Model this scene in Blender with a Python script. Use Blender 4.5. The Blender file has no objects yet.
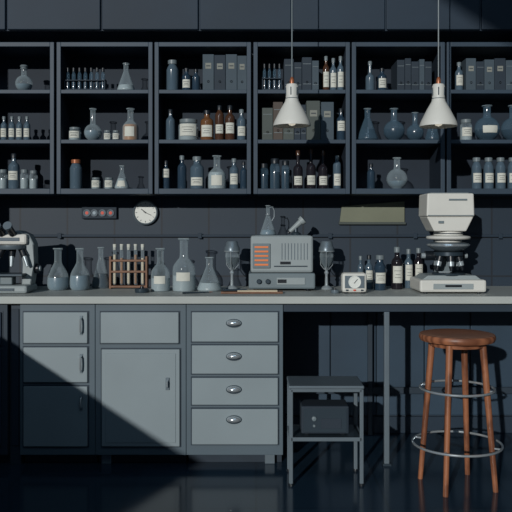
import bpy, bmesh, math, random
from mathutils import Matrix, Vector
random.seed(7)
sc = bpy.context.scene
sc.view_settings.view_transform = 'Standard'

# ---------------------------------------------------------------- camera
CAM_D = 4.0; CAM_H = 1.275; F = 756.0; HOR = 225.0
cam = bpy.data.cameras.new("camera"); camo = bpy.data.objects.new("camera", cam)
sc.collection.objects.link(camo)
camo.location = (0, -CAM_D, CAM_H); camo.rotation_euler = (math.radians(90), 0, 0)
cam.sensor_width = 36; cam.lens = 36 * F / 512; cam.shift_y = -(256 - HOR) / 512
cam.clip_start = 0.05
sc.camera = camo

def sy(Y): return F / (CAM_D + Y)          # scale px per metre at depth Y
def wx(px, Y): return (px - 256) / sy(Y)
def wz(py, Y): return CAM_H + (HOR - py) / sy(Y)

# ---------------------------------------------------------------- materials
def lin(c):
    o = []
    for v in c:
        v = v / 255
        o.append(v / 12.92 if v <= 0.04045 else ((v + 0.055) / 1.055) ** 2.4)
    return (*o, 1)
MATS = {}
def mat(name, rgb, rough=0.6, metal=0.0, var=0.12, scale=6, emis=None, spec=0.35, bump=0):
    m = bpy.data.materials.new(name); m.use_nodes = True
    nt = m.node_tree; b = nt.nodes["Principled BSDF"]
    b.inputs["Roughness"].default_value = rough; b.inputs["Metallic"].default_value = metal
    b.inputs["Specular IOR Level"].default_value = spec
    c = lin(rgb)
    if var > 0:
        tc = nt.nodes.new("ShaderNodeTexCoord"); n = nt.nodes.new("ShaderNodeTexNoise")
        n.inputs["Scale"].default_value = scale; n.inputs["Detail"].default_value = 3
        r = nt.nodes.new("ShaderNodeValToRGB")
        r.color_ramp.elements[0].position = 0.3; r.color_ramp.elements[1].position = 0.7
        r.color_ramp.elements[0].color = (*[v * (1 - var) for v in c[:3]], 1)
        r.color_ramp.elements[1].color = (*[min(1, v * (1 + var)) for v in c[:3]], 1)
        nt.links.new(tc.outputs["Object"], n.inputs["Vector"])
        nt.links.new(n.outputs["Fac"], r.inputs["Fac"]); nt.links.new(r.outputs["Color"], b.inputs["Base Color"])
    else:
        b.inputs["Base Color"].default_value = c
    if emis:
        b.inputs["Emission Color"].default_value = lin(rgb); b.inputs["Emission Strength"].default_value = emis
    MATS[name] = m; return m

def glass(name, rgb, a0=0.12, a1=0.85, rough=0.08):
    m = bpy.data.materials.new(name); m.use_nodes = True
    nt = m.node_tree; b = nt.nodes["Principled BSDF"]
    b.inputs["Base Color"].default_value = lin(rgb); b.inputs["Roughness"].default_value = rough
    b.inputs["Specular IOR Level"].default_value = 0.8
    lw = nt.nodes.new("ShaderNodeLayerWeight"); lw.inputs["Blend"].default_value = 0.35
    mr = nt.nodes.new("ShaderNodeMapRange"); mr.inputs["To Min"].default_value = a0; mr.inputs["To Max"].default_value = a1
    nt.links.new(lw.outputs["Facing"], mr.inputs["Value"]); nt.links.new(mr.outputs["Result"], b.inputs["Alpha"])
    MATS[name] = m; return m

mat("cab_face", (120, 132, 137), 0.5, 0, 0.05, 3)
mat("cab_frame", (74, 88, 97), 0.55, 0, 0.06, 3)
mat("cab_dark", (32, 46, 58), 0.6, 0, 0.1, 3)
mat("toe", (26, 39, 51), 0.6)
mat("shelf_edge", (40, 56, 70), 0.55, 0, 0.1, 5)
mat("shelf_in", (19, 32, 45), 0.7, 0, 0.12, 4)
mat("knee_panel", (38, 57, 73), 0.6, 0, 0.12, 3)
mat("counter_top", (156, 161, 158), 0.5, 0, 0.06, 3, spec=0.25)
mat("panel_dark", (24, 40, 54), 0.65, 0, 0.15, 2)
mat("steel", (150, 160, 165), 0.3, 0.35, 0.05)
mat("steel_dark", (98, 110, 118), 0.35, 0.3, 0.05)
mat("chrome", (190, 198, 202), 0.2, 0.7, 0.0)
mat("white_enamel", (190, 190, 184), 0.5, 0, 0.04)
mat("grey_enamel", (132, 141, 143), 0.5, 0, 0.05)
mat("mid_enamel", (98, 110, 115), 0.5, 0, 0.05)
mat("black_plastic", (20, 26, 32), 0.35, 0, 0.0)
mat("dark_metal", (48, 60, 69), 0.35, 0.3, 0.05)
mat("label", (184, 185, 176), 0.7, 0, 0.05, 30)
mat("ink", (60, 66, 70), 0.7, 0, 0.0)
mat("copper", (146, 90, 62), 0.35, 0.3, 0.05)
mat("orange", (208, 116, 66), 0.5, 0, 0.05)
mat("cream", (198, 186, 160), 0.6, 0, 0.05)
mat("rack_wood", (108, 78, 60), 0.6, 0, 0.2, 20)
mat("olive", (104, 108, 92), 0.6, 0, 0.08, 6)
mat("amber_liq", (146, 104, 64), 0.4, 0, 0.1)
mat("blue_liq", (92, 112, 124), 0.3, 0, 0.08)
mat("pale_liq", (140, 152, 155), 0.3, 0, 0.05)
mat("dark_liq", (34, 48, 60), 0.3, 0, 0.1)
mat("brown_glass", (66, 45, 34), 0.15, 0, 0.1)
mat("amber_glass", (100, 68, 44), 0.15, 0, 0.1)
mat("navy_glass", (38, 54, 68), 0.15, 0, 0.1)
mat("slate_glass", (70, 86, 98), 0.15, 0, 0.1)
mat("wine_glass", (30, 28, 33), 0.12, 0, 0.1)
mat("cap_black", (24, 30, 36), 0.4, 0, 0)
mat("cap_grey", (100, 110, 114), 0.4, 0, 0)
mat("bind_grey", (56, 69, 78), 0.7, 0, 0.08)
mat("bind_dark", (30, 42, 53), 0.7, 0, 0.08)
mat("bind_olive", (66, 73, 70), 0.7, 0, 0.08)
mat("bind_brown", (70, 62, 56), 0.7, 0, 0.08)
mat("paper", (120, 122, 115), 0.8, 0, 0.1)
mat("dial_red_glow", (168, 60, 42), 0.5, 0, 0.0, emis=0.25)  # slight glow added to brighten the dials shaded by the shelf
mat("clock_face", (200, 203, 198), 0.5, 0, 0.0)
mat("bulb", (255, 246, 225), 0.4, 0, 0, emis=0.5)
glass("clear_glass", (158, 174, 181), 0.12, 0.85)
glass("blue_glass", (84, 110, 128), 0.2, 0.9)

def woodmat():
    m = bpy.data.materials.new("stool_wood"); m.use_nodes = True
    nt = m.node_tree; b = nt.nodes["Principled BSDF"]; b.inputs["Roughness"].default_value = 0.4
    b.inputs["Specular IOR Level"].default_value = 0.3
    tc = nt.nodes.new("ShaderNodeTexCoord"); w = nt.nodes.new("ShaderNodeTexWave")
    w.inputs["Scale"].default_value = 9; w.inputs["Distortion"].default_value = 5; w.inputs["Detail"].default_value = 3
    w.bands_direction = 'Y'
    r = nt.nodes.new("ShaderNodeValToRGB")
    r.color_ramp.elements[0].color = lin((100, 62, 44)); r.color_ramp.elements[1].color = lin((142, 92, 65))
    nt.links.new(tc.outputs["Object"], w.inputs["Vector"]); nt.links.new(w.outputs["Fac"], r.inputs["Fac"])
    nt.links.new(r.outputs["Color"], b.inputs["Base Color"]); MATS["stool_wood"] = m
woodmat()

def tilemat(name, c1, c2, grout, w, h, rough, vec='xz', mort=0.006):
    m = bpy.data.materials.new(name); m.use_nodes = True
    nt = m.node_tree; b = nt.nodes["Principled BSDF"]; b.inputs["Roughness"].default_value = rough
    b.inputs["Specular IOR Level"].default_value = 0.4
    g = nt.nodes.new("ShaderNodeNewGeometry"); s = nt.nodes.new("ShaderNodeSeparateXYZ"); c = nt.nodes.new("ShaderNodeCombineXYZ")
    nt.links.new(g.outputs["Position"], s.inputs[0])
    nt.links.new(s.outputs["XYZ".index(vec[0].upper())], c.inputs[0]); nt.links.new(s.outputs["XYZ".index(vec[1].upper())], c.inputs[1])
    t = nt.nodes.new("ShaderNodeTexBrick"); t.offset = 0.0; t.squash = 1.0
    t.inputs["Scale"].default_value = 1; t.inputs["Brick Width"].default_value = w; t.inputs["Row Height"].default_value = h
    t.inputs["Mortar Size"].default_value = mort; t.inputs["Mortar Smooth"].default_value = 0.2
    t.inputs["Color1"].default_value = lin(c1); t.inputs["Color2"].default_value = lin(c2); t.inputs["Mortar"].default_value = lin(grout)
    nt.links.new(c.outputs[0], t.inputs["Vector"]); nt.links.new(t.outputs["Color"], b.inputs["Base Color"])
    MATS[name] = m
tilemat("wall_tile", (20, 36, 50), (24, 41, 55), (13, 23, 33), 0.29, 0.24, 0.6)
tilemat("floor_tile", (28, 44, 58), (32, 49, 64), (18, 30, 41), 0.6, 0.6, 0.14, 'xy', 0.004)
mat("plaster", (52, 68, 82), 0.8, 0, 0.08, 2)

# ---------------------------------------------------------------- mesh builder
class Obj:
    def __init__(s, name, loc=(0, 0, 0), rotz=0):
        s.bm = bmesh.new(); s.name = name; s.loc = loc; s.mats = []; s.rotz = rotz
    def mi(s, m):
        if m not in s.mats: s.mats.append(m)
        return s.mats.index(m)
    def add(s, t, m, smooth=False, M=None):
        if M is not None: bmesh.ops.transform(t, matrix=M, verts=t.verts)
        bmesh.ops.recalc_face_normals(t, faces=t.faces)
        i = s.mi(m)
        for f in t.faces: f.material_index = i; f.smooth = smooth
        if smooth:
            for e in t.edges:
                if len(e.link_faces) == 2 and e.calc_face_angle(0) > math.radians(42): e.smooth = False
        me = bpy.data.meshes.new("tmp"); t.to_mesh(me); t.free(); s.bm.from_mesh(me); bpy.data.meshes.remove(me)
        return s
    def box(s, c, d, m, bev=0, rot=None, seg=2):
        t = bmesh.new(); bmesh.ops.create_cube(t, size=1)
        bmesh.ops.scale(t, vec=d, verts=t.verts)
        if bev > 0: bmesh.ops.bevel(t, geom=t.edges[:], offset=min(bev, min(d) * 0.49), segments=seg, affect='EDGES', profile=0.5)
        M = Matrix.Translation(c)
        if rot: M = M @ Matrix.Rotation(rot[1], 4, rot[0])
        return s.add(t, m, False, M)
    def bx(s, x0, x1, y0, y1, z0, z1, m, bev=0):
        return s.box(((x0 + x1) / 2, (y0 + y1) / 2, (z0 + z1) / 2), (abs(x1 - x0), abs(y1 - y0), abs(z1 - z0)), m, bev)
    def lathe(s, prof, m, c=(0, 0, 0), seg=24, a0=0, a1=360, M=None):
        t = bmesh.new(); full = abs(a1 - a0) >= 360; n = seg if full else seg + 1
        rings = []
        for (r, z) in prof:
            if r < 1e-6: rings.append([t.verts.new((0, 0, z))]); continue
            rings.append([t.verts.new((r * math.cos(math.radians(a0 + (a1 - a0) * k / seg)), r * math.sin(math.radians(a0 + (a1 - a0) * k / seg)), z)) for k in range(n)])
        for A, B in zip(rings, rings[1:]):
            for k in range(seg):
                k2 = (k + 1) % n
                try:
                    if len(A) == 1 and len(B) == 1: continue
                    if len(A) == 1: t.faces.new((A[0], B[k2], B[k]))
                    elif len(B) == 1: t.faces.new((A[k], A[k2], B[0]))
                    else: t.faces.new((A[k], A[k2], B[k2], B[k]))
                except ValueError: pass
        MM = Matrix.Translation(c)
        if M is not None: MM = MM @ M
        return s.add(t, m, True, MM)
    def cyl(s, p0, p1, r, m, r1=None, seg=16):
        p0 = Vector(p0); p1 = Vector(p1); d = p1 - p0; L = d.length
        q = Vector((0, 0, 1)).rotation_difference(d.normalized()).to_matrix().to_4x4()
        r1 = r if r1 is None else r1
        return s.lathe([(0, 0), (r, 0), (r1, L), (0, L)], m, p0, seg, M=q)
    def tube(s, pts, r, m, seg=10, closed=False):
        t = bmesh.new(); pts = [Vector(p) for p in pts]; n = len(pts); rings = []
        up = None
        for i, p in enumerate(pts):
            a = pts[(i - 1) % n] if (closed or i > 0) else p
            b = pts[(i + 1) % n] if (closed or i < n - 1) else p
            d = (b - a).normalized()
            if up is None:
                up = Vector((0, 0, 1)) if abs(d.z) < 0.9 else Vector((1, 0, 0))
            u = (up - d * up.dot(d)).normalized(); v = d.cross(u); up = u
            rings.append([t.verts.new(p + r * (math.cos(2 * math.pi * k / seg) * u + math.sin(2 * math.pi * k / seg) * v)) for k in range(seg)])
        for i in range(n if closed else n - 1):
            A = rings[i]; B = rings[(i + 1) % n]
            for k in range(seg): t.faces.new((A[k], A[(k + 1) % seg], B[(k + 1) % seg], B[k]))
        if not closed: t.faces.new(rings[0]); t.faces.new(rings[-1][::-1])
        return s.add(t, m, True)
    def ring(s, c, R, r, m, seg=48):
        return s.tube([(c[0] + R * math.cos(2 * math.pi * k / seg), c[1] + R * math.sin(2 * math.pi * k / seg), c[2]) for k in range(seg)], r, m, 8, True)
    def prism(s, poly, y0, y1, m, bev=0):   # poly in XZ, extruded along Y
        t = bmesh.new()
        A = [t.verts.new((x, y0, z)) for x, z in poly]; B = [t.verts.new((x, y1, z)) for x, z in poly]; n = len(poly)
        t.faces.new(A); t.faces.new(B[::-1])
        for k in range(n): t.faces.new((A[k], B[k], B[(k + 1) % n], A[(k + 1) % n]))
        if bev: bmesh.ops.bevel(t, geom=t.edges[:], offset=bev, segments=2, affect='EDGES', profile=0.5)
        return s.add(t, m)
    def done(s):
        me = bpy.data.meshes.new(s.name); s.bm.to_mesh(me); s.bm.free()
        for m in s.mats: me.materials.append(MATS[m])
        o = bpy.data.objects.new(s.name, me); o.location = s.loc; o.rotation_euler = (0, 0, s.rotz)
        sc.collection.objects.link(o); return o

# ---------------------------------------------------------------- room
WALL_Y = 0.65; XL = -1.9; XR = 2.2; YF = -9.8; ZC = 4.75; WT = 4.6
SUN = Vector((1.0, 2.6, -0.65))
SILL = 0.614 + 0.65 * (-1.238 - XL)  # sill height chosen so its edge casts the diagonal cabinet shadow
JY = -0.35
Obj("floor").bx(XL - 0.1, XR + 0.1, YF, WALL_Y + 0.1, -0.1, 0, "floor_tile").done()
Obj("wall_back").bx(XL - 0.1, XR + 0.1, WALL_Y, WALL_Y + 0.1, 0, ZC, "wall_tile").done()
Obj("wall_right").bx(XR, XR + 0.1, YF, WALL_Y, 0, ZC, "plaster").done()
Obj("ceiling").bx(XL - 0.1, XR + 0.1, YF, WALL_Y + 0.1, ZC, ZC + 0.1, "plaster").done()
w = Obj("wall_left")  # unseen side wall, its opening sized to shape the sunlight
w.bx(XL - 0.1, XL, YF, WALL_Y, 0, SILL - 0.03, "plaster")
w.bx(XL - 0.1, XL, YF, WALL_Y, WT, ZC, "plaster")
w.bx(XL - 0.1, XL, JY, WALL_Y, SILL - 0.03, WT, "plaster")
w.bx(XL - 0.1, XL, YF, -9.5, SILL - 0.03, WT, "plaster")
w.done()
w = Obj("added_window")  # unseen window, added so its sill throws the diagonal shadow on the cabinets
w.bx(XL - 0.12, XL, -9.5, JY, SILL - 0.03, SILL, "cab_frame")
w.bx(XL - 0.1, XL - 0.04, -9.5, JY, WT - 0.03, WT, "cab_frame")
w.bx(XL - 0.1, XL - 0.04, -9.5, -9.47, SILL, WT - 0.03, "cab_frame")
w.bx(XL - 0.1, XL - 0.04, JY - 0.03, JY, SILL, WT - 0.03, "cab_frame")
w.done()
Obj("baseboard_back").bx(0.17, XR, WALL_Y - 0.018, WALL_Y, 0, 0.1, "panel_dark", 0.003).done()

# soffit panelling above shelves
s = Obj("trim_1")
zs = wz(30, 0.35)
s.bx(XL, XR, 0.37, WALL_Y, zs, ZC, "panel_dark")
edges = [-60, 6, 101, 199, 292, 386, 481, 580]
for a, b in zip(edges, edges[1:]):
    s.bx(max(XL, wx(a + 1, .35)), min(XR, wx(b - 1, .35)), 0.352, 0.372, zs + 0.004, zs + 0.7, "panel_dark", 0.004)
s.done()

# ---------------------------------------------------------------- upper shelving
SF = 0.35
Z_TOP = wz(42, SF); Z_BOT = wz(194, SF)
S1 = wz(89.5, SF); S2 = wz(139.5, SF); S3 = wz(188.5, SF)
T = 0.022
for a, b in [(-45, 54), (56.5, 152.5), (154.5, 251), (253.5, 350), (352, 445), (447, 545)]:
    x0, x1 = wx(a, SF), wx(b, SF)
    o = Obj("shelving_unit")
    t = 0.024
    y1 = WALL_Y - 0.0005
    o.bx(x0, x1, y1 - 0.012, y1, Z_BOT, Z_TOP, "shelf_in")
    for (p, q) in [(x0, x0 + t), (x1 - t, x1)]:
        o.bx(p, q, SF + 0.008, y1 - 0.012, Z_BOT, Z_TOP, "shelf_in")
        o.bx(p, q, SF, SF + 0.008, Z_BOT, Z_TOP, "shelf_edge", 0.002)
    o.bx(x0 + t, x1 - t, SF, y1 - 0.012, Z_TOP - 0.026, Z_TOP, "shelf_edge", 0.002)
    o.bx(x0 + t, x1 - t, SF, y1 - 0.012, Z_BOT, S3, "shelf_edge", 0.002)
    for z in (S1, S2):
        o.bx(x0 + t, x1 - t, SF + 0.004, y1 - 0.012, z - T, z, "shelf_edge", 0.002)
    o.done()

# ---------------------------------------------------------------- glassware generators
def label(o, r, z0, z1, half=52, m="label"):
    e = r + 0.0009
    o.lathe([(e, z0), (e, z1)], m, seg=14, a0=-90 - half, a1=-90 + half)
    if m == "label" and (z1 - z0) > 0.016:
        e += 0.0006; h = z1 - z0
        for k, wd in ((0.72, 0.7), (0.5, 0.45), (0.32, 0.6)):
            o.lathe([(e, z0 + h * k - 0.0012), (e, z0 + h * k + 0.0012)], "ink", seg=8, a0=-90 - half * wd, a1=-90 + half * wd)

def arcs(pts, n=5):
    out = []
    for i in range(len(pts) - 1):
        p0 = pts[max(i - 1, 0)]; p1 = pts[i]; p2 = pts[i + 1]; p3 = pts[min(i + 2, len(pts) - 1)]
        for k in range(n):
            t = k / n
            q = [0.5 * ((2 * p1[j]) + (-p0[j] + p2[j]) * t + (2 * p0[j] - 5 * p1[j] + 4 * p2[j] - p3[j]) * t * t + (-p0[j] + 3 * p1[j] - 3 * p2[j] + p3[j]) * t ** 3) for j in (0, 1)]
            out.append((max(q[0], 0), q[1]))
    out.append(pts[-1]); return out

def flask_profile(kind, w, h):
    R = w / 2
    if kind == "erlen":
        nr = max(R * 0.27, 0.006)
        body = [(0, 0.001), (R * 0.9, 0), (R, h * 0.05), (R * 0.97, h * 0.1), (nr * 1.25, h * 0.66), (nr, h * 0.72), (nr, h * 0.95)]
    elif kind == "pear":
        nr = R * 0.34
        body = [(0, 0.001), (R * 0.8, 0)] + arcs([(R * 0.8, 0), (R * 0.98, h * 0.08), (R, h * 0.25), (R * 0.86, h * 0.42), (R * 0.45, h * 0.6), (nr, h * 0.7), (nr, h * 0.95)], 4)
    elif kind == "round":
        nr = R * 0.3
        rr = R; cz = rr * 0.95
        body = [(0, 0.001), (R * 0.45, 0)]
        for k in range(12):
            a = math.radians(-62 + (132) * k / 11)
            if rr * math.cos(a) > nr: body.append((rr * math.cos(a), cz + rr * math.sin(a)))
        zz = body[-1][1]
        body = [(r, max(z, 0)) for r, z in body]
        body += [(nr, zz + 0.08 * h), (nr, h * 0.95)]
    elif kind == "square":
        nr = R * 0.38
        body = [(0, 0.001), (R * 0.92, 0)] + arcs([(R * 0.92, 0), (R, h * 0.04), (R, h * 0.3), (R * 0.95, h * 0.46), (R * 0.6, h * 0.58), (nr, h * 0.66), (nr, h * 0.95)], 4)
    body += [(nr * 1.35, h * 0.965), (nr * 1.35, h), (nr * 0.9, h)]
    return body, nr

def radius_at(prof, z):
    best = 0
    for (r0, z0), (r1, z1) in zip(prof, prof[1:]):
        if min(z0, z1) <= z <= max(z0, z1) and abs(z1 - z0) > 1e-6:
            best = max(best, r0 + (r1 - r0) * (z - z0) / (z1 - z0))
    return best

def flask(name, kind, X, Y, Z, w, h, g="clear_glass", liq=None, lv=0.3, lab=None, stopper=None):
    o = Obj(name, (X, Y, Z + 0.0005))
    p, nr = flask_profile(kind, w, h)
    o.lathe(p, g, seg=28)
    if liq:
        q = [(0, 0.002)]
        for k in range(9):
            z = 0.002 + (h * lv - 0.002) * k / 8
            q.append((max(radius_at(p, z) - 0.0015, 0.001), z))
        q.append((0, h * lv))
        o.lathe(q, liq, seg=28)
    o.ring((0, 0, h * 0.985), nr * 1.35, 0.0012, "pale_liq", 20)
    if lab:
        z0, z1 = h * lab[0], h * lab[1]; n = 4
        pr = [(radius_at(p, z0 + (z1 - z0) * k / n) + 0.001, z0 + (z1 - z0) * k / n) for k in range(n + 1)]
        o.lathe(pr, "label", seg=12, a0=-125, a1=-55)
    if stopper:
        o.lathe([(0, h * 0.97), (nr * 0.9, h * 0.97), (nr * 1.2, h * 1.02), (nr * 1.6, h * 1.08), (nr * 1.3, h * 1.13), (0, h * 1.14)], stopper, seg=20)
    return o.done()

def bottle(name, X, Y, Z, w, h, g="navy_glass", cap="cap_black", lab=(0.15, 0.5), sh=0.62, neck=0.42, labm="label"):
    o = Obj(name, (X, Y, Z + 0.0005)); R = w / 2; nr = R * neck
    o.lathe([(0, 0), (R * 0.93, 0), (R, h * 0.03), (R, h * sh)] + arcs([(R, h * sh), (R * 0.88, h * (sh + 0.07)), (nr * 1.2, h * (sh + 0.13)), (nr, h * (sh + 0.17))], 3) + [(nr, h * 0.9), (0, h * 0.9)], g, seg=22)
    o.lathe([(0, h * 0.87), (nr * 1.25, h * 0.87), (nr * 1.28, h * 0.985), (nr * 1.1, h), (0, h)], cap, seg=18)
    if lab: label(o, R, h * lab[0], h * lab[1], m=labm)
    return o.done()

def jar(name, X, Y, Z, w, h, g="clear_glass", lid="cap_grey", liq="pale_liq", lab=(0.25, 0.7)):
    o = Obj(name, (X, Y, Z + 0.0005)); R = w / 2
    o.lathe([(0, 0), (R * 0.92, 0), (R, h * 0.05), (R, h * 0.72), (R * 0.8, h * 0.82), (R * 0.8, h * 0.86)], g, seg=22)
    if liq: o.lathe([(0, 0.001), (R * 0.88, 0.001), (R * 0.94, h * 0.07), (R * 0.94, h * 0.55), (0, h * 0.55)], liq, seg=22)
    o.lathe([(0, h * 0.83), (R * 0.88, h * 0.83), (R * 0.9, h * 0.98), (R * 0.8, h), (0, h)], lid, seg=22)
    if lab: label(o, R, h * lab[0], h * lab[1])
    return o.done()

def vial_rack(x0, x1, top, Z, base, n, Y=0.42):
    X0, X1 = wx(x0, Y), wx(x1, Y); h = (base - top) / sy(Y); o = Obj("vial_rack", ((X0 + X1) / 2, Y, Z + 0.0005))
    W = X1 - X0; o.box((0, 0, 0.006), (W, 0.05, 0.012), "bind_dark", 0.002)
    o.box((0, 0, h * 0.45), (W, 0.05, 0.006), "bind_dark", 0.001)
    for sx in (-1, 1): o.box((sx * (W / 2 - 0.003), 0, h * 0.25), (0.006, 0.05, h * 0.5), "bind_dark", 0.001)
    for k in range(n):
        x = -W / 2 + W * (k + 0.5) / n; r = W / n * 0.33
        o.lathe([(0, 0.012), (r, 0.015), (r, h * 0.72), (r * 0.6, h * 0.8), (r * 0.6, h * 0.86)], "blue_glass", (x, 0, 0), 12)
        o.lathe([(0, 0.013), (r * 0.85, 0.014), (r * 0.85, h * 0.5), (0, h * 0.5)], "navy_glass", (x, 0, 0), 12)
        o.lathe([(r * 0.8, h * 0.84), (r * 0.8, h), (0, h)], "cap_black", (x, 0, 0), 12)
    o.done()

def book_row(name, x0, x1, top, Z, base, spec, Y=0.39, depth=0.2, gap=0.0008):
    X0, X1 = wx(x0, Y), wx(x1, Y); H = (base - top) / sy(Y); o = Obj(name, (X0, Y, Z + 0.0005))
    tot = sum(s[0] for s in spec); x = 0
    for rw, rh, m, lb in spec:
        w_ = (X1 - X0) * rw / tot; h = H * rh
        o.box((x + w_ / 2, depth / 2, h / 2), (w_ - gap * 2, depth, h), m, 0.0025)
        o.box((x + w_ / 2, depth / 2 + 0.004, h + 0.0002), (w_ * 0.7, depth * 0.9, 0.001), "paper")
        if lb:
            o.box((x + w_ / 2, -0.0006, h * 0.68), (w_ * 0.5, 0.0012, h * 0.16), "paper")
            o.box((x + w_ / 2, -0.0016, h * 0.68), (w_ * 0.35, 0.001, h * 0.03), "ink")
        else:
            for q in (0.8, 0.2): o.box((x + w_ / 2, -0.0005, h * q), (w_ * 0.8, 0.001, h * 0.015), "cap_grey")
        if w_ > 0.03: o.lathe([(0.004, -0.001), (0.007, -0.001), (0.007, 0.001)], "steel", (x + w_ / 2, -0.001, h * 0.25), 12, M=Matrix.Rotation(math.pi / 2, 4, 'X'))
        x += w_
    o.done()

YS = 0.43
def dims(px, top, w, base): return wx(px, YS), w / sy(YS), (base - top) / sy(YS)
B1, B2, B3 = 89.5, 139.5, 188.5
def fl(kind, px, top, w, shelf, **k):
    Z, base = shelf; X, W, H = dims(px, top, w, base); nm = {"erlen": "erlenmeyer_flask", "pear": "boiling_flask", "round": "round_flask", "square": "storage_flask"}[kind]
    flask(nm, kind, X, YS, Z, W, H, **k)
def bo(px, top, w, shelf, name="reagent_bottle", **k):
    Z, base = shelf; X, W, H = dims(px, top, w, base); bottle(name, X, YS, Z, W, H, **k)
def ja(px, top, w, shelf, name="specimen_jar", **k):
    Z, base = shelf; X, W, H = dims(px, top, w, base); jar(name, X, YS, Z, W, H, **k)
A1, A2, A3 = (S1, B1), (S2, B2), (S3, B3)
# bay A
fl("round", 24, 66, 17, A1, liq="blue_liq", lv=.3, stopper="cap_grey")
for p in (4, 12, 19.5, 27): bo(p, 115, 6.5, A2, g="slate_glass", cap="cap_grey", lab=(.15, .5))
bo(14, 153, 11, A3, g="slate_glass", cap="cap_black", lab=(.25, .5))
ja(3, 169, 9, A3, lab=None); ja(24.5, 169, 8, A3, lab=None); ja(33.5, 170, 8, A3, lab=None)
# bay B
vial_rack(65, 106, 66, S1, B1, 7)
fl("erlen", 126, 61, 18, A1, liq="pale_liq", lv=.22)
ja(75, 126, 12, A2, lab=(.2, .7))
fl("round", 93, 107, 17.5, A2, liq="blue_liq", lv=.3)
ja(107.5, 129, 7.5, A2, lab=(.15, .7)); ja(116, 129, 7, A2, lab=(.15, .7), liq="dark_liq")
fl("square", 130.5, 107, 16, A2, liq="amber_liq", lv=.5, lab=(.12, .42))
bo(76, 159, 12, A3, g="slate_glass", cap="copper", lab=None, sh=.7, neck=.62)
ja(96, 177, 9, A3, lab=(.15, .75)); ja(109, 177, 9, A3, lab=(.15, .75))
fl("erlen", 122, 165, 15, A3, liq="pale_liq", lv=.45, lab=(.1, .35))
# bay C
bo(172.5, 58, 12, A1, g="slate_glass", cap="cap_grey", lab=None, sh=.68, neck=.6)
bo(186.5, 66, 9, A1, g="navy_glass", cap="cap_black"); bo(196, 67, 8, A1, g="navy_glass", lab=None)
book_row("ring_binder_row", 202.5, 247, 53, S1, B1, [(1, 1, "bind_grey", 1), (1, .98, "bind_dark", 1), (1, 1, "bind_grey", 1), (.85, .96, "bind_grey", 1)])
bo(170.5, 108, 9, A2, g="slate_glass", lab=None)
ja(188.5, 118, 20, A2, lab=(.2, .75), liq="pale_liq")
bo(207, 109, 13, A2, g="amber_glass", lab=(.12, .5)); bo(219.5, 104, 9, A2, g="brown_glass", lab=(.2, .45), sh=.7)
bo(230, 104, 10, A2, g="brown_glass", lab=(.2, .5)); bo(241.5, 108, 9, A2, g="slate_glass", cap="cap_grey", lab=(.15, .45))
bo(166, 160, 8, A3, g="navy_glass", lab=(.4, .7)); bo(182, 155, 9, A3, g="navy_glass", cap="cap_grey", lab=None)
bo(197, 156, 14, A3, g="slate_glass", cap="cap_grey", lab=(.1, .35), neck=.5)
fl("square", 217, 155, 18, A3, liq="pale_liq", lv=.5, lab=(.1, .4), stopper=None)
bo(234, 158, 9, A3, g="slate_glass", cap="cap_grey"); bo(243.5, 161, 7, A3, g="navy_glass", lab=None)
# bay D
vial_rack(262, 282, 62, S1, B1, 4)
book_row("book_row", 284, 319, 56, S1, B1, [(1, .95, "bind_dark", 0), (.8, .85, "bind_dark", 0), (1, 1, "bind_dark", 0), (.7, .9, "bind_grey", 0)])
for p, t_ in ((326, 54), (333.3, 56), (340.5, 54)): bo(p, t_, 6.8, A1, g="brown_glass" if p < 330 else "slate_glass", cap="cap_grey", lab=(.12, .55))
book_row("book_row", 262, 334, 100, S2, B2, [(1, .82, "bind_olive", 0), (.9, .97, "bind_brown", 0), (1, .92, "bind_olive", 0), (.6, .8, "bind_dark", 0), (.5, .9, "bind_dark", 0), (1.3, 1, "bind_olive", 1), (1.2, .97, "bind_grey", 1)])
bo(341, 107, 9, A2, g="navy_glass", lab=(.3, .6))
ja(264, 163, 9, A3, lab=None, liq="dark_liq", lid="cap_black", g="blue_glass"); ja(275, 158, 10, A3, lab=None, liq="dark_liq", lid="cap_black", g="blue_glass"); ja(285.5, 160, 8, A3, lab=None, liq="dark_liq", lid="cap_black", g="blue_glass")
for p, t_ in ((298, 150), (311, 148), (323, 150)): bo(p, t_, 9.5, A3, g="wine_glass", cap="brown_glass", lab=(.1, .33), sh=.5, neck=.36)
bo(337, 155, 8, A3, g="slate_glass", cap="cap_grey", lab=(.1, .45), sh=.7)
# bay E
bo(370, 59, 9, A1, g="slate_glass", cap="cap_grey", lab=None, sh=.45, neck=.35); bo(382, 66, 9, A1, g="navy_glass", cap="cap_black", lab=(.15, .55))
book_row("book_row", 397, 432, 57, S1, B1, [(1, .95, "bind_dark", 0), (.8, 1, "bind_dark", 0), (1, .9, "bind_dark", 0), (.7, .97, "bind_grey", 0), (.9, .9, "bind_dark", 0)])
fl("erlen", 367.5, 107, 21, A2, g="blue_glass", liq="dark_liq", lv=.35)
fl("round", 394, 107, 21, A2, g="blue_glass", liq="dark_liq", lv=.35)
fl("round", 415, 111, 17, A2, g="blue_glass", liq="dark_liq", lv=.35)
fl("erlen", 432.5, 109, 15, A2, g="blue_glass", liq="dark_liq", lv=.3)
fl("round", 397, 157, 21, A3, g="clear_glass", liq="blue_liq", lv=.25)
bo(371, 163, 8, A3, g="navy_glass", lab=None)
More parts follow.
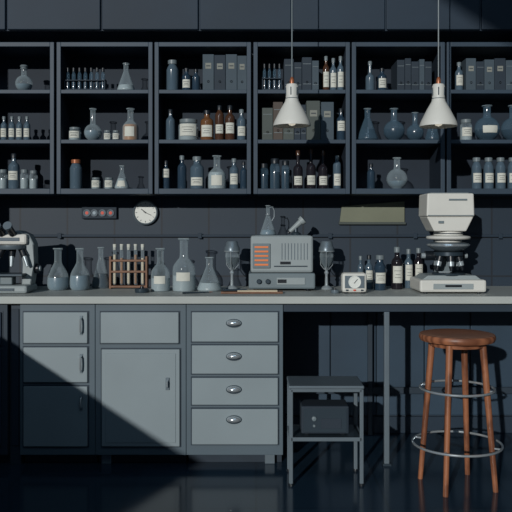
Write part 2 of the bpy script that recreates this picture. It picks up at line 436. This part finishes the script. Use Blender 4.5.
# bay F
bo(459, 60, 8, A1, g="slate_glass", lab=(.2, .55), cap="cap_grey")
book_row("book_row", 466, 516, 57, S1, B1, [(1, 1, "bind_grey", 1), (.8, .9, "bind_dark", 0), (1, .96, "bind_grey", 1), (1.1, 1, "bind_dark", 1), (1, .94, "bind_grey", 0)])
ja(466, 118, 12, A2, lab=(.2, .6))
fl("round", 487, 104, 25, A2, g="blue_glass", liq="dark_liq", lv=.3, lab=(.2, .4))
fl("round", 513, 104, 24, A2, g="blue_glass", liq="dark_liq", lv=.3)
for p in (476.5, 488.5, 500.5, 512.5): bo(p, 157, 10, A3, g="slate_glass", cap="cap_grey", lab=(.2, .5), sh=.68, neck=.6)

# ---------------------------------------------------------------- lab bench (cabinets)
CB_TOP = 0.858
def cup_handle(o, x, z, w=0.078):
    t = bmesh.new(); n = 18; m = 7; rows = []
    for j in range(m + 1):
        b = math.radians(-35 + 125 * j / m); rr = []
        for k in range(n + 1):
            a = math.pi * k / n
            rr.append(t.verts.new((math.cos(a) * w / 2, -math.sin(a) * math.cos(b) * 0.026, math.sin(a) * math.sin(b) * 0.019)))
        rows.append(rr)
    for A, B in zip(rows, rows[1:]):
        for k in range(n):
            try: t.faces.new((A[k], A[k + 1], B[k + 1], B[k]))
            except ValueError: pass
    bmesh.ops.remove_doubles(t, verts=t.verts, dist=1e-5)
    o.add(t, "chrome", True, Matrix.Translation((x, -0.014, z - 0.004)))
    o.lathe([(0, 0), (w / 2 + 0.003, 0), (w / 2 + 0.003, 0.0025), (0, 0.0025)], "dark_metal", (x, -0.0135, z - 0.005), 32, M=Matrix.Diagonal((1, 1, 0.55, 1)) @ Matrix.Rotation(math.pi / 2, 4, 'X'))
def bar_handle(o, x, z, h=0.085):
    o.tube([(x, -0.014, z - h / 2), (x, -0.036, z - h / 2 + 0.01), (x, -0.04, z), (x, -0.036, z + h / 2 - 0.01), (x, -0.014, z + h / 2)], 0.0055, "chrome", 8)
    for q in (-1, 1): o.box((x, -0.016, z + q * h / 2), (0.016, 0.004, 0.016), "steel_dark", 0.001)
def front(o, x0, x1, y0, y1, m="cab_face"):
    X0, X1, Z0, Z1 = wx(x0, 0), wx(x1, 0), wz(y1, 0), wz(y0, 0)
    o.bx(X0 - 0.006, X1 + 0.006, -0.003, 0.0, Z0 - 0.006, Z1 + 0.006, "cab_dark")
    o.bx(X0, X1, -0.014, 0.0, Z0, Z1, m, 0.004)
def carcass(name, x0, x1, m="cab_frame"):
    o = Obj(name); X0, X1 = wx(x0, 0), wx(x1, 0)
    o.bx(X0, X1, 0, 0.6, wz(455, 0), CB_TOP, m, 0.002)
    o.bx(X0 + 0.005, X1 - 0.005, 0.07, 0.55, 0, wz(455, 0), "toe")
    return o
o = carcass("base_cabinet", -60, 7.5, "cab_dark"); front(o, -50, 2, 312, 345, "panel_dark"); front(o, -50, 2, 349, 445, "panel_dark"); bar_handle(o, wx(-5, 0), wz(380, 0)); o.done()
o = Obj("filler_panel"); o.bx(wx(8, 0), wx(19.5, 0), 0.03, 0.6, 0, CB_TOP, "cab_dark", 0.002)
o.bx(wx(10, 0), wx(17.5, 0), 0.024, 0.03, 0.1, CB_TOP - 0.03, "panel_dark", 0.002); o.done()
o = carcass("base_cabinet", 20, 95)
front(o, 24, 88, 312, 343); front(o, 24, 88, 347, 382); front(o, 24, 88, 386, 446)
bar_handle(o, wx(82, 0), wz(325, 0)); bar_handle(o, wx(82, 0), wz(363, 0)); bar_handle(o, wx(82, 0), wz(402, 0), 0.06)
o.done()
o = carcass("base_cabinet", 95.4, 186)
front(o, 101, 179, 312, 343); front(o, 102, 180, 349, 446)
X0, X1 = wx(106, 0), wx(176, 0); o.bx(X0, X1, -0.017, -0.013, wz(442, 0), wz(353, 0), "cab_face", 0.002)
o.box((wx(168, 0), -0.02, wz(383, 0)), (0.02, 0.006, 0.065), "steel_dark", 0.002)
o.tube([(wx(168, 0), -0.022, wz(383, 0) + 0.02), (wx(168, 0), -0.038, wz(383, 0) + 0.012), (wx(168, 0), -0.038, wz(383, 0) - 0.012), (wx(168, 0), -0.022, wz(383, 0) - 0.02)], 0.004, "chrome", 8)
o.bx(wx(100, 0), wx(110, 0), 0.035, 0.07, 0, wz(455, 0), "steel_dark", 0.003)
o.done()
o = carcass("drawer_cabinet", 186.4, 283)
for a, b, c in ((312, 341.5, 322), (345, 373.5, 355), (377.5, 404.5, 388), (408.5, 444, 418)):
    front(o, 192, 278, a, b); cup_handle(o, wx(234, 0), wz(c, 0))
o.bx(wx(265, 0), wx(275, 0), 0.035, 0.07, 0, wz(455, 0), "steel_dark", 0.003)
o.done()

# countertop + open bay
o = Obj("bench_countertop")
o.bx(XL + 0.001, XR - 0.001, -0.03, WALL_Y - 0.0005, 0.86, 0.9, "counter_top", 0.004)
o.done()
o = Obj("bench_leg_frame")
o.bx(wx(283.5, 0), XR - 0.001, 0.0, 0.03, 0.815, 0.8595, "cab_dark", 0.003)
for p in (387, 560):
    X = wx(p, 0)
    o.bx(X - 0.014, X + 0.014, 0.0, 0.028, 0.0, 0.815, "steel_dark", 0.004)
    o.bx(X - 0.014, X + 0.014, 0.58, 0.608, 0.0, 0.8595, "cab_dark", 0.004)
    o.bx(X - 0.022, X + 0.022, -0.01, 0.038, 0.0, 0.012, "dark_metal", 0.002)
    o.bx(X - 0.01, X + 0.01, 0.028, 0.58, 0.79, 0.815, "cab_dark", 0.002)
o.bx(wx(283.5, 0), XR - 0.001, 0.585, 0.603, 0.25, 0.29, "cab_dark", 0.003)
o.done()
o = Obj("trim_2")
for a, b in ((284, 330), (331, 376), (377, 424), (425, 470), (471, 516), (517, 570)):
    o.bx(wx(a, .63), wx(b, .63), 0.632, WALL_Y, 0.11, 0.855, "knee_panel", 0.004)
o.done()

# ---------------------------------------------------------------- pendant lamps
def pendant(px, ptop, pbot, Y=-0.1):
    X = wx(px, Y); s_ = sy(Y); zb = wz(pbot, Y); H = (pbot - ptop) / s_
    o = Obj("pendant_lamp", (X, Y, zb))
    R = 18.7 / s_
    o.cyl((0, 0, H), (0, 0, ZC - zb - 0.02), 0.0035, "cap_grey", seg=8)
    o.lathe([(0, ZC - zb - 0.03), (0.05, ZC - zb - 0.025), (0.05, ZC - zb - 0.001), (0, ZC - zb - 0.001)], "steel_dark")
    o.lathe([(0.004, H), (0.009, H * 0.97), (0.012, H * 0.93), (0.012, H * 0.86), (0.02, H * 0.855)], "copper")
    o.lathe([(0.014, H * .86), (0.028, H * 0.85), (0.033, H * 0.80), (0.032, H * 0.58), (0.036, H * 0.5), (R * 0.62, H * 0.34), (R * 0.94, H * 0.1), (R, H * 0.03), (R, 0),
             (R - 0.003, 0), (R * 0.9, H * 0.1), (R * 0.58, H * 0.33), (0.03, H * 0.5), (0.0, H * 0.52)], "white_enamel", seg=40)
    for k in range(6):
        a = k * math.pi / 3 + .3
        o.box((0.033 * math.cos(a), 0.033 * math.sin(a), H * 0.7), (0.005, 0.005, H * 0.16), "dark_metal", 0.001)
    o.ring((0, 0, H * 0.56), 0.033, 0.002, "steel_dark", 24)
    o.lathe([(0, 0.0), (0.016, 0.006), (0.024, 0.022), (0.018, 0.045), (0.012, 0.07), (0.012, H * 0.5)], "bulb")
    o.done()
pendant(292, 77, 126); pendant(438.5, 77, 126.5)

# ---------------------------------------------------------------- wall things
Yw = WALL_Y
o = Obj("wall_clock", (wx(145.5, Yw - .02), Yw - 0.012, wz(212.5, Yw - .02)))
RM = Matrix.Rotation(math.pi / 2, 4, 'X')
o.lathe([(0, -0.011), (0.075, -0.011), (0.077, 0.01), (0.072, 0.016), (0.066, 0.012)], "steel_dark", M=RM, seg=40)
o.lathe([(0, 0.009), (0.067, 0.009)], "clock_face", M=RM, seg=40)
for k in range(12):
    a = k * math.pi / 6; o.box((0.056 * math.sin(a), -0.0105, 0.056 * math.cos(a)), (0.003, 0.001, 0.01), "ink", 0, ('Y', a))
o.box((-0.012, -0.012, 0.01), (0.005, 0.001, 0.036), "black_plastic", 0, ('Y', -0.9))
o.box((0.012, -0.013, -0.006), (0.0035, 0.001, 0.05), "black_plastic", 0, ('Y', 2.0))
o.lathe([(0, 0.015), (0.004, 0.014), (0.005, 0.01)], "black_plastic", M=RM, seg=12)
o.done()
o = Obj("gauge_panel", (wx(100, Yw), Yw - 0.013, wz(213, Yw)))
o.box((0, 0, 0), (0.215, 0.024, 0.072), "bind_dark", 0.005)
for k, x in enumerate((-0.075, -0.03, 0.02, 0.07)):
    o.lathe([(0.022, 0.01), (0.022, 0.018), (0.017, 0.018), (0.017, 0.014), (0, 0.014)], "dark_metal", (x, 0, 0), M=RM, seg=24)
    o.lathe([(0, 0.0155), (0.010, 0.0155)], "dial_red_glow" if k != 1 else "steel_dark", (x, 0, 0), M=RM, seg=16)
o.done()
o = Obj("wall_notice_panel")
o.prism([(wx(340, .62), wz(222, .62)), (wx(405, .62), wz(223, .62)), (wx(405, .62), wz(201, .62)), (wx(342, .62), wz(206, .62))], 0.632, 0.6495, "olive", 0.002)
o.bx(wx(339, .62), wx(406, .62), 0.622, 0.6495, wz(224.5, .62), wz(222, .62), "bind_olive", 0.002)
o.done()
o = Obj("wall_service_rail")
o.bx(XL + 0.001, XR - 0.001, 0.63, 0.6495, wz(237, .64), wz(234.5, .64), "panel_dark", 0.002)
for p in (60, 200, 330, 415, 500): o.bx(wx(p, .64) - 0.012, wx(p, .64) + 0.012, 0.624, 0.63, wz(238.5, .64), wz(233, .64), "panel_dark", 0.002)
o.done()

# ---------------------------------------------------------------- bench-top items
CT = 0.9
def yb(py): return F / ((py - HOR) / (CAM_H - CT)) - CAM_D
def cf(kind, px, top, base, w, name, **k):
    Y = yb(base); flask(name, kind, wx(px, Y), Y, CT, w / sy(Y), (base - top) / sy(Y), **k)
cf("pear", 58, 248, 290, 21, "boiling_flask", liq="blue_liq", lv=.3, g="clear_glass")
cf("pear", 80, 248, 290, 20, "boiling_flask", liq="blue_liq", lv=.35, g="clear_glass")
cf("erlen", 101, 247, 288, 19, "conical_flask", liq="dark_liq", lv=.35, g="clear_glass")
cf("square", 160.5, 248, 291, 19, "glass_flask", liq="pale_liq", lv=.3, lab=(.18, .36))
cf("square", 184, 238, 291, 23, "glass_flask", liq="pale_liq", lv=.3, lab=(.2, .36))
cf("erlen", 209.5, 257, 291, 25, "conical_flask", liq="pale_liq", lv=.25)

Y = 0.47; s_ = sy(Y)
o = Obj("test_tube_rack", (wx(129, Y), Y, CT + 0.0005)); W = 38 / s_; H = 44 / s_
for z in (0.012, 0.1, 0.165): o.box((0, 0, z), (W, 0.06, 0.012), "rack_wood", 0.002)
for q in (-1, 1): o.box((q * (W / 2 - 0.006), 0, 0.095), (0.012, 0.062, 0.19), "rack_wood", 0.002)
for k in range(5):
    x = -W / 2 + 0.03 + k * (W - 0.06) / 4
    o.lathe([(0, 0.02), (0.006, 0.022), (0.0105, 0.032), (0.0105, 0.24 + 0.012 * (k % 2)), (0.0125, 0.243 + 0.012 * (k % 2))], "clear_glass", (x, -0.012, 0), 16)
    o.lathe([(0, 0.022), (0.0085, 0.033), (0.0085, 0.2 - 0.02 * (k % 3)), (0, 0.2 - 0.02 * (k % 3))], "cream" if k % 2 == 0 else "amber_liq", (x, -0.012, 0), 14)
    o.lathe([(0, 0.262), (0.011, 0.262), (0.0095, 0.228)], "label", (x, -0.012, 0), 14)
o.done()

def spirit_lamp(px, Y=0.42):
    s_ = sy(Y); H = 48 / s_
    o = Obj("spirit_lamp", (wx(px, Y), Y, CT + 0.0005))
    o.lathe([(0, 0), (0.034, 0), (0.036, 0.006), (0.026, 0.014), (0.01, 0.022), (0.008, H * 0.3), (0.014, H * 0.34), (0.008, H * 0.38), (0.014, H * .45)], "steel", seg=28)
    o.lathe([(0, H * .44), (0.014, H * .45), (0.034, H * .56), (0.04, H * .68), (0.036, H * .8), (0.034, H * .8)], "clear_glass", seg=28)
    o.lathe([(0, H * .46), (0.012, H * .47), (0.031, H * .57), (0.036, H * .66), (0, H * .66)], "dark_metal", seg=28)
    o.lathe([(0.034, H * .78), (0.045, H * .79), (0.045, H * .86), (0.038, H * .9), (0.034, H * .97), (0.028, H), (0, H)], "steel_dark", seg=28)
    o.ring((0, 0, H * .79), 0.045, 0.003, "steel", 28)
    for k in range(3):
        a = k * 2.094 + .4; o.tube([(0.012 * math.cos(a), 0.012 * math.sin(a), H * .4), (0.04 * math.cos(a), 0.04 * math.sin(a), H * .5), (0.044 * math.cos(a), 0.044 * math.sin(a), H * .79)], 0.0025, "steel", 6)
    o.done()
spirit_lamp(232); spirit_lamp(326.5)

Y0 = 0.28; s_ = sy(Y0)
o = Obj("heating_unit", (wx(282, Y0), Y0, CT + 0.0005)); W = 63 / s_; H = 55 / s_
for q in (-1, 1):
    for y in (0.03, 0.22): o.lathe([(0, 0), (0.012, 0), (0.014, 0.012), (0, 0.012)], "black_plastic", (q * (W / 2 - 0.03), y, 0), 14)
o.box((0, 0.13, 0.012 + 0.045), (W * 1.06, 0.27, 0.09), "mid_enamel", 0.01)
o.box((0, 0.135, 0.105 + (H - 0.105) / 2), (W, 0.24, H - 0.1), "grey_enamel", 0.014)
o.box((0, 0.135, H + 0.001), (W * 0.86, 0.18, 0.008), "mid_enamel", 0.003)
o.box((-W / 2 + 0.062, 0.012, H * 0.64), (0.1, 0.012, H * 0.45), "mid_enamel", 0.003)
for k in range(5): o.box((-W / 2 + 0.062, 0.0045, H * (0.48 + 0.08 * k)), (0.078, 0.004, 0.011), "orange", 0.001)
for k in range(9): o.box((0.0 + k * 0.018, 0.014, H * 0.72), (0.004, 0.004, H * 0.3), "steel_dark", 0.001)
o.box((0.05, 0.014, H * 0.45), (0.19, 0.004, 0.006), "dark_metal")
o.box((0.02, 0.014, H * 0.51), (0.06, 0.004, 0.016), "black_plastic", 0.001)
for x in (-0.13, -0.08): o.lathe([(0.014, 0.0), (0.014, 0.014), (0.01, 0.018), (0, 0.018)], "dark_metal", (x, -0.002, 0.055), M=RM, seg=20)
o.box((0.05, -0.006, 0.057), (0.16, 0.006, 0.04), "grey_enamel", 0.002)
o.box((0.0, -0.01, 0.057), (0.05, 0.004, 0.02), "black_plastic", 0.001)
o.box((W / 2 + 0.006, 0.13, H * .6), (0.02, 0.09, 0.02), "dark_metal", 0.004)
o.done()
HT = CT + 0.0005 + H + 0.0052
Yq = 0.40; s_ = sy(Yq)
X = wx(268, Yq); h = 29 / s_
o = Obj("glass_pitcher", (X, Yq, HT))
o.lathe([(0, 0.001), (0.044, 0), (0.048, 0.006), (0.043, 0.02), (0.014, h * .62), (0.011, h * .7), (0.011, h), (0.015, h * 1.01)], "clear_glass", seg=28)
o.lathe([(0, 0.002), (0.043, 0.002), (0.045, 0.008), (0.039, 0.024), (0.035, 0.03), (0, 0.03)], "blue_liq", seg=28)
o.tube([(0.011, 0, h * .95), (0.026, 0, h * .97), (0.036, 0, h * .84), (0.036, 0, h * .62), (0.022, 0, h * .48)], 0.0026, "steel", 8)
o.ring((0, 0, h * 1.01), 0.014, 0.002, "steel", 24); o.ring((0, 0, h * .7), 0.013, 0.0022, "steel", 24)
o.done()
o = Obj("gas_torch", (wx(296, Yq), Yq, HT))
o.lathe([(0, 0), (0.026, 0), (0.028, 0.01), (0.012, 0.018), (0.01, 0.045)], "dark_metal", seg=22)
o.cyl((-0.036, 0, 0.02), (0.026, 0, 0.076), 0.012, "grey_enamel", 0.017)
o.cyl((0.026, 0, 0.076), (0.042, 0, 0.09), 0.023, "grey_enamel", 0.027, 22)
o.cyl((0.04, 0, 0.088), (0.046, 0, 0.0935), 0.02, "dark_metal", 0.016, 22)
o.cyl((-0.036, 0, 0.02), (-0.046, 0, 0.011), 0.009, "black_plastic")
o.done()

o = Obj("cutting_tray", (wx(252, .16), 0.16, CT + 0.0005))
o.box((0, 0, 0.005), (0.34, 0.085, 0.01), "rack_wood", 0.003)
o.box((0.03, 0, 0.013), (0.22, 0.06, 0.006), "cream", 0.002)
o.cyl((-0.16, -0.01, 0.017), (-0.03, 0.01, 0.017), 0.006, "dark_metal")
o.done()
o = Obj("glass_rod", (wx(196, .14), 0.14, CT + 0.0055)); o.cyl((-0.07, -0.03, 0), (0.07, 0.03, 0), 0.005, "dark_metal", 0.003); o.cyl((0.07, 0.03, 0), (0.09, 0.0386, 0), 0.003, "copper", 0.001); o.done()
o = Obj("petri_dish", (wx(142, .2), 0.2, CT + 0.0005)); o.lathe([(0, 0), (0.038, 0), (0.04, 0.004), (0.04, 0.02), (0.036, 0.024), (0, 0.024)], "dark_metal", seg=28)
o.lathe([(0, 0.024), (0.012, 0.024), (0.01, 0.034), (0, 0.036)], "black_plastic", seg=16); o.done()
o = Obj("petri_dish", (wx(335, .15), 0.15, CT + 0.0005)); o.lathe([(0, 0), (0.022, 0), (0.024, 0.004), (0.024, 0.018), (0.02, 0.02), (0, 0.02)], "steel_dark", seg=28); o.lathe([(0, 0.02), (0.008, 0.02), (0.007, 0.027), (0, 0.028)], "black_plastic", seg=12); o.done()

Yd = 0.13; s_ = sy(Yd)
o = Obj("dial_timer", (wx(354.5, Yd), Yd, CT + 0.0005)); W = 25 / s_; H = 20 / s_
o.box((0, 0.03, 0.004 + H / 2), (W, 0.07, H), "white_enamel", 0.016)
for q in (-1, 1): o.box((q * W * .33, 0.03, 0.004), (0.02, 0.06, 0.008), "black_plastic", 0.001)
o.box((0, -0.006, H * .58), (W * .78, 0.004, H * .62), "steel_dark", 0.001)
o.lathe([(0.034, 0.006), (0.034, 0.012), (0.03, 0.012), (0.03, 0.0095), (0, 0.0095)], "clock_face", (0, 0, H * .58), M=RM, seg=28)
o.box((0.006, -0.011, H * .62), (0.003, 0.001, 0.03), "black_plastic", 0, ('Y', 0.7))
for q in (-.3, 0, .3): o.box((W * q, -0.007, H * .17), (0.014, 0.004, 0.008), "dial_red_glow" if q == 0 else "dark_metal", 0.001)
o.done()

def cb(px, top, base, w, **k):
    Y = yb(base); bottle("chemical_bottle", wx(px, Y), Y, CT, w / sy(Y), (base - top) / sy(Y), **k)
cb(360.5, 256, 288, 6.5, g="slate_glass", cap="cap_grey"); cb(369, 255, 289, 8, g="slate_glass", cap="cap_black", lab=(.2, .55)); cb(380, 255, 290, 12, g="navy_glass", cap="cap_grey", lab=(.2, .5), neck=.55)
cb(397, 247, 289, 11.5, g="wine_glass", cap="cap_grey", lab=(.15, .55)); cb(408.5, 249, 288, 8.5, g="slate_glass", cap="cap_grey", lab=(.2, .6)); cb(418.5, 248, 288, 9, g="wine_glass", cap="cap_grey", lab=(.2, .6))

# ---------------------------------------------------------------- big stereo microscope
Ym = 0.16; s_ = sy(Ym)
o = Obj("stereo_microscope", (wx(451, Ym), Ym, CT + 0.0005))
hw = 33 / s_
for q in (-1, 1):
    for y in (-0.02, 0.2): o.lathe([(0, 0), (0.012, 0), (0.013, 0.01), (0, 0.01)], "black_plastic", (q * hw * .8, y, 0), 12)
o.box((0, 0.09, 0.008 + 0.034), (hw * 2, 0.28, 0.068), "white_enamel", 0.012)
o.box((0, -0.052, 0.04), (hw * 1.2, 0.004, 0.03), "grey_enamel", 0.001)
o.box((0.0, -0.055, 0.043), (0.09, 0.003, 0.012), "black_plastic", 0.001)
o.prism([(-hw * .9, 0.074), (hw * .9, 0.074), (hw * .72, 0.098), (-hw * .72, 0.098)], -0.02, 0.2, "grey_enamel", 0.004)
o.lathe([(0, 0.095), (0.085, 0.095), (0.09, 0.101), (0.09, 0.108), (0, 0.11)], "dark_metal", (0, 0.06, 0), 36)
o.box((-0.03, 0.03, 0.114), (0.06, 0.02, 0.008), "steel", 0.002)
o.box((0.0, 0.17, 0.24), (0.1, 0.05, 0.3), "mid_enamel", 0.012)
for q in (-1, 1):
    o.cyl((q * 0.05, 0.15, 0.2), (q * 0.11, 0.15, 0.2), 0.027, "black_plastic", 0.027, 22)
    o.cyl((q * 0.11, 0.15, 0.2), (q * 0.13, 0.15, 0.2), 0.016, "steel", 0.015, 22)
o.lathe([(0, 0.225), (0.06, 0.225), (0.09, 0.242), (0.112, 0.256), (0.112, 0.272), (0.07, 0.282), (0, 0.282)], "steel_dark", (0, 0.06, 0), 36)
o.ring((0, 0.06, 0.264), 0.113, 0.006, "chrome", 36)
o.lathe([(0.06, 0.2), (0.08, 0.205), (0.08, 0.224), (0.05, 0.228), (0, 0.228)], "dark_metal", (0, 0.06, 0), 36)
for ang, tilt in ((-90, .3), (-25, .5), (-155, .5), (30, .4), (150, .4)):
    a = math.radians(ang); u = Vector((math.cos(a), math.sin(a), 0)); c0 = Vector((0, 0.06, 0.22)) + u * 0.05
    d = (Vector((0, 0, -1)) + u * tilt * .6).normalized()
    o.cyl(c0, c0 + d * 0.05, 0.022, "black_plastic", 0.021); o.cyl(c0 + d * 0.05, c0 + d * 0.075, 0.018, "steel", 0.016); o.cyl(c0 + d * 0.075, c0 + d * 0.1, 0.013, "black_plastic", 0.008)
o.lathe([(0, 0.28), (0.075, 0.28), (0.075, 0.292), (0.118, 0.297), (0.122, 0.304), (0.118, 0.312), (0.08, 0.318), (0.078, 0.345), (0, 0.345)], "white_enamel", (0, 0.06, 0), 40)
o.ring((0, 0.06, 0.327), 0.079, 0.003, "dark_metal", 36)
zt = (294.5 - 195) / s_
cx = -0.012
o.prism([(cx - .088, .34), (cx + .088, .34), (cx + .128, .42), (cx - .128, .42)], -0.03, 0.16, "white_enamel", 0.006)
o.prism([(cx - .131, .42), (cx + .131, .42), (cx + .127, zt), (cx - .127, zt)], -0.04, 0.17, "white_enamel", 0.008)
o.box((cx, 0.065, zt + 0.001), (0.21, 0.16, 0.006), "grey_enamel", 0.002)
o.box((cx + 0.04, -0.0415, zt - 0.035), (0.1, 0.004, 0.01), "mid_enamel", 0.001)
o.box((cx, -0.0415, 0.427), (0.25, 0.003, 0.004), "mid_enamel")
o.box((cx - 0.05, -0.0325, 0.39), (0.03, 0.006, 0.014), "mid_enamel", 0.001)
o.done()

# ---------------------------------------------------------------- left compound microscope
Yl = 0.16; s_ = sy(Yl)
o = Obj("compound_microscope", (wx(2, Yl), Yl, CT + 0.0005))
o.box((0, 0.06, 0.022), (0.3, 0.2, 0.044), "grey_enamel", 0.014)
o.box((0.0, -0.042, 0.022), (0.16, 0.004, 0.014), "dark_metal", 0.001)
arm = [(-0.13, 0.04), (-0.13, 0.26), (-0.1, 0.33), (0.08, 0.345), (0.135, 0.32), (0.16, 0.27), (0.16, 0.16), (0.145, 0.04), (0.09, 0.04), (0.1, 0.16), (0.1, 0.22), (0.08, 0.25), (-0.06, 0.25), (-0.085, 0.22), (-0.085, 0.04)]
o.prism(arm, 0.05, 0.14, "grey_enamel", 0.008)
o.box((0.02, 0.045, 0.295), (0.22, 0.05, 0.06), "white_enamel", 0.014)
o.box((0.03, 0.019, 0.295), (0.12, 0.004, 0.02), "dark_metal", 0.001)
o.box((0.02, 0.04, 0.1), (0.2, 0.14, 0.014), "dark_metal", 0.003)
o.box((0.02, 0.04, 0.07), (0.07, 0.07, 0.05), "mid_enamel", 0.006)
for x, tl in ((0.0, -.25), (0.045, 0.0), (0.085, .25)):
    o.cyl((x, 0.05, 0.26), (x + tl * .12, 0.03, 0.2), 0.02, "black_plastic", 0.018); o.cyl((x + tl * .12, 0.03, 0.2), (x + tl * .2, 0.02, 0.145), 0.014, "steel", 0.009)
o.lathe([(0, 0.24), (0.07, 0.24), (0.075, 0.248), (0.075, 0.262), (0, 0.268)], "steel_dark", (0.04, 0.05, 0), 28)
for x in (-0.01, 0.05):
    o.cyl((x, 0.06, 0.31), (x, -0.05, 0.365), 0.02, "black_plastic", 0.02); o.cyl((x, -0.05, 0.365), (x, -0.065, 0.3725), 0.024, "steel_dark", 0.024)
o.cyl((0.145, 0.1, 0.13), (0.175, 0.1, 0.13), 0.028, "black_plastic", 0.028, 22)
o.cyl((0.175, 0.1, 0.13), (0.185, 0.1, 0.13), 0.016, "steel", 0.015, 22)
o.done()

# ---------------------------------------------------------------- metal side table with instrument box
Ya, Yb = -0.30, -0.08
Xa, Xb = wx(291, Ya), wx(361.5, Ya); zt = wz(387, Ya); zs_ = wz(439, Ya)
o = Obj("metal_side_table")
r = 0.0095
for x in (Xa, Xb):
    for y in (Ya, Yb):
        o.bx(x - r, x + r, y - r, y + r, 0.006, zt - 0.01, "steel_dark", 0.003)
        o.lathe([(0, 0), (0.014, 0), (0.013, 0.012), (0, 0.012)], "black_plastic", (x, y, 0), 12)
for z in (zt - 0.014, zs_):
    for y in (Ya, Yb): o.bx(Xa, Xb, y - r, y + r, z - r, z + r, "steel_dark", 0.002)
    for x in (Xa, Xb): o.bx(x - r, x + r, Ya, Yb, z - r, z + r, "steel_dark", 0.002)
o.bx(Xa - 0.012, Xb + 0.012, Ya - 0.014, Yb + 0.014, zt - 0.008, zt + 0.008, "steel_dark", 0.005)
o.bx(Xa, Xb, Ya, Yb, zs_ + 0.004, zs_ + 0.0095, "dark_metal", 0.001)
o.done()
o = Obj("instrument_box", ((Xa + Xb) / 2 - 0.003, -0.2, zs_ + 0.01))
o.box((0, 0, 0.008 + 0.068), (0.235, 0.15, 0.136), "bind_dark", 0.006)
o.box((0, -0.077, 0.076), (0.215, 0.004, 0.118), "dark_metal", 0.002)
for q in (-1, 1):
    for y in (-.05, .05): o.box((q * .09, y, 0.005), (0.02, 0.02, 0.01), "black_plastic", 0.002)
o.box((0.03, -0.08, 0.06), (0.1, 0.003, 0.05), "bind_dark", 0.001)
o.lathe([(0.012, 0.0), (0.011, 0.010), (0.005, 0.012), (0, 0.012)], "mid_enamel", (-0.055, -0.079, 0.085), M=RM, seg=20)
o.lathe([(0.006, 0.0), (0.006, 0.008), (0, 0.008)], "mid_enamel", (-0.055, -0.079, 0.05), M=RM, seg=16)
o.done()

# ---------------------------------------------------------------- wooden lab stool
Yc = -0.294; Xc = wx(457, Yc)
o = Obj("wooden_lab_stool", (Xc, Yc, 0)); zt = 0.745; R = 0.183
o.lathe([(0, zt - 0.004), (R * 0.55, zt - 0.003), (R * 0.9, zt), (R * 0.975, zt - 0.003), (R, zt - 0.012), (R, zt - 0.024), (R * .97, zt - 0.034), (R * .9, zt - 0.036), (0, zt - 0.036)], "stool_wood", seg=56)
o.lathe([(0, zt - 0.06), (R * .72, zt - 0.06), (R * .74, zt - 0.034)], "stool_wood", seg=40)
ft = 0.186; tp = 0.125
for k in range(4):
    a = math.radians(-121 + 90 * k); c, s2 = math.cos(a), math.sin(a)
    p0 = Vector((ft * c, ft * s2, 0.0)); p1 = Vector((tp * c, tp * s2, zt - 0.045))
    o.cyl(p0, p1, 0.0125, "stool_wood", 0.017, 16)
for z, rr in ((0.476, 0.178), (0.206, 0.213)):
    o.ring((0, 0, z), rr, 0.006, "chrome", 64)
    for k in range(4):
        a = math.radians(-121 + 90 * k); lr = ft + (tp - ft) * z / zt
        o.cyl((lr * math.cos(a), lr * math.sin(a), z), (rr * math.cos(a), rr * math.sin(a), z), 0.005, "chrome")
o.done()

# ---------------------------------------------------------------- lights
sun = bpy.data.lights.new("sun_light", 'SUN'); sun.energy = 2.9; sun.angle = math.radians(0.6); sun.color = (1.0, 0.985, 0.95)
so = bpy.data.objects.new("sun_light", sun); sc.collection.objects.link(so)
so.rotation_euler = SUN.to_track_quat('-Z', 'Y').to_euler(); so.location = (-5, -5, 4)
def area(name, loc, target, size, e, col):
    l = bpy.data.lights.new(name, 'AREA'); l.shape = 'RECTANGLE'; l.size, l.size_y = size; l.energy = e; l.color = col
    ob = bpy.data.objects.new(name, l); sc.collection.objects.link(ob); ob.location = loc
    ob.rotation_euler = (Vector(target) - Vector(loc)).to_track_quat('-Z', 'Y').to_euler()
area("fill_softlight", (0.2, -3.2, 4.2), (0, 0.3, 1.3), (2.6, 1.4), 22, (0.55, 0.79, 1.0))  # added fill light that lifts the unlit areas, not a ceiling fixture
wd = bpy.data.worlds.new("world"); sc.world = wd; wd.use_nodes = True
wd.node_tree.nodes["Background"].inputs[0].default_value = (0.22, 0.42, 0.70, 1); wd.node_tree.nodes["Background"].inputs[1].default_value = 0.2
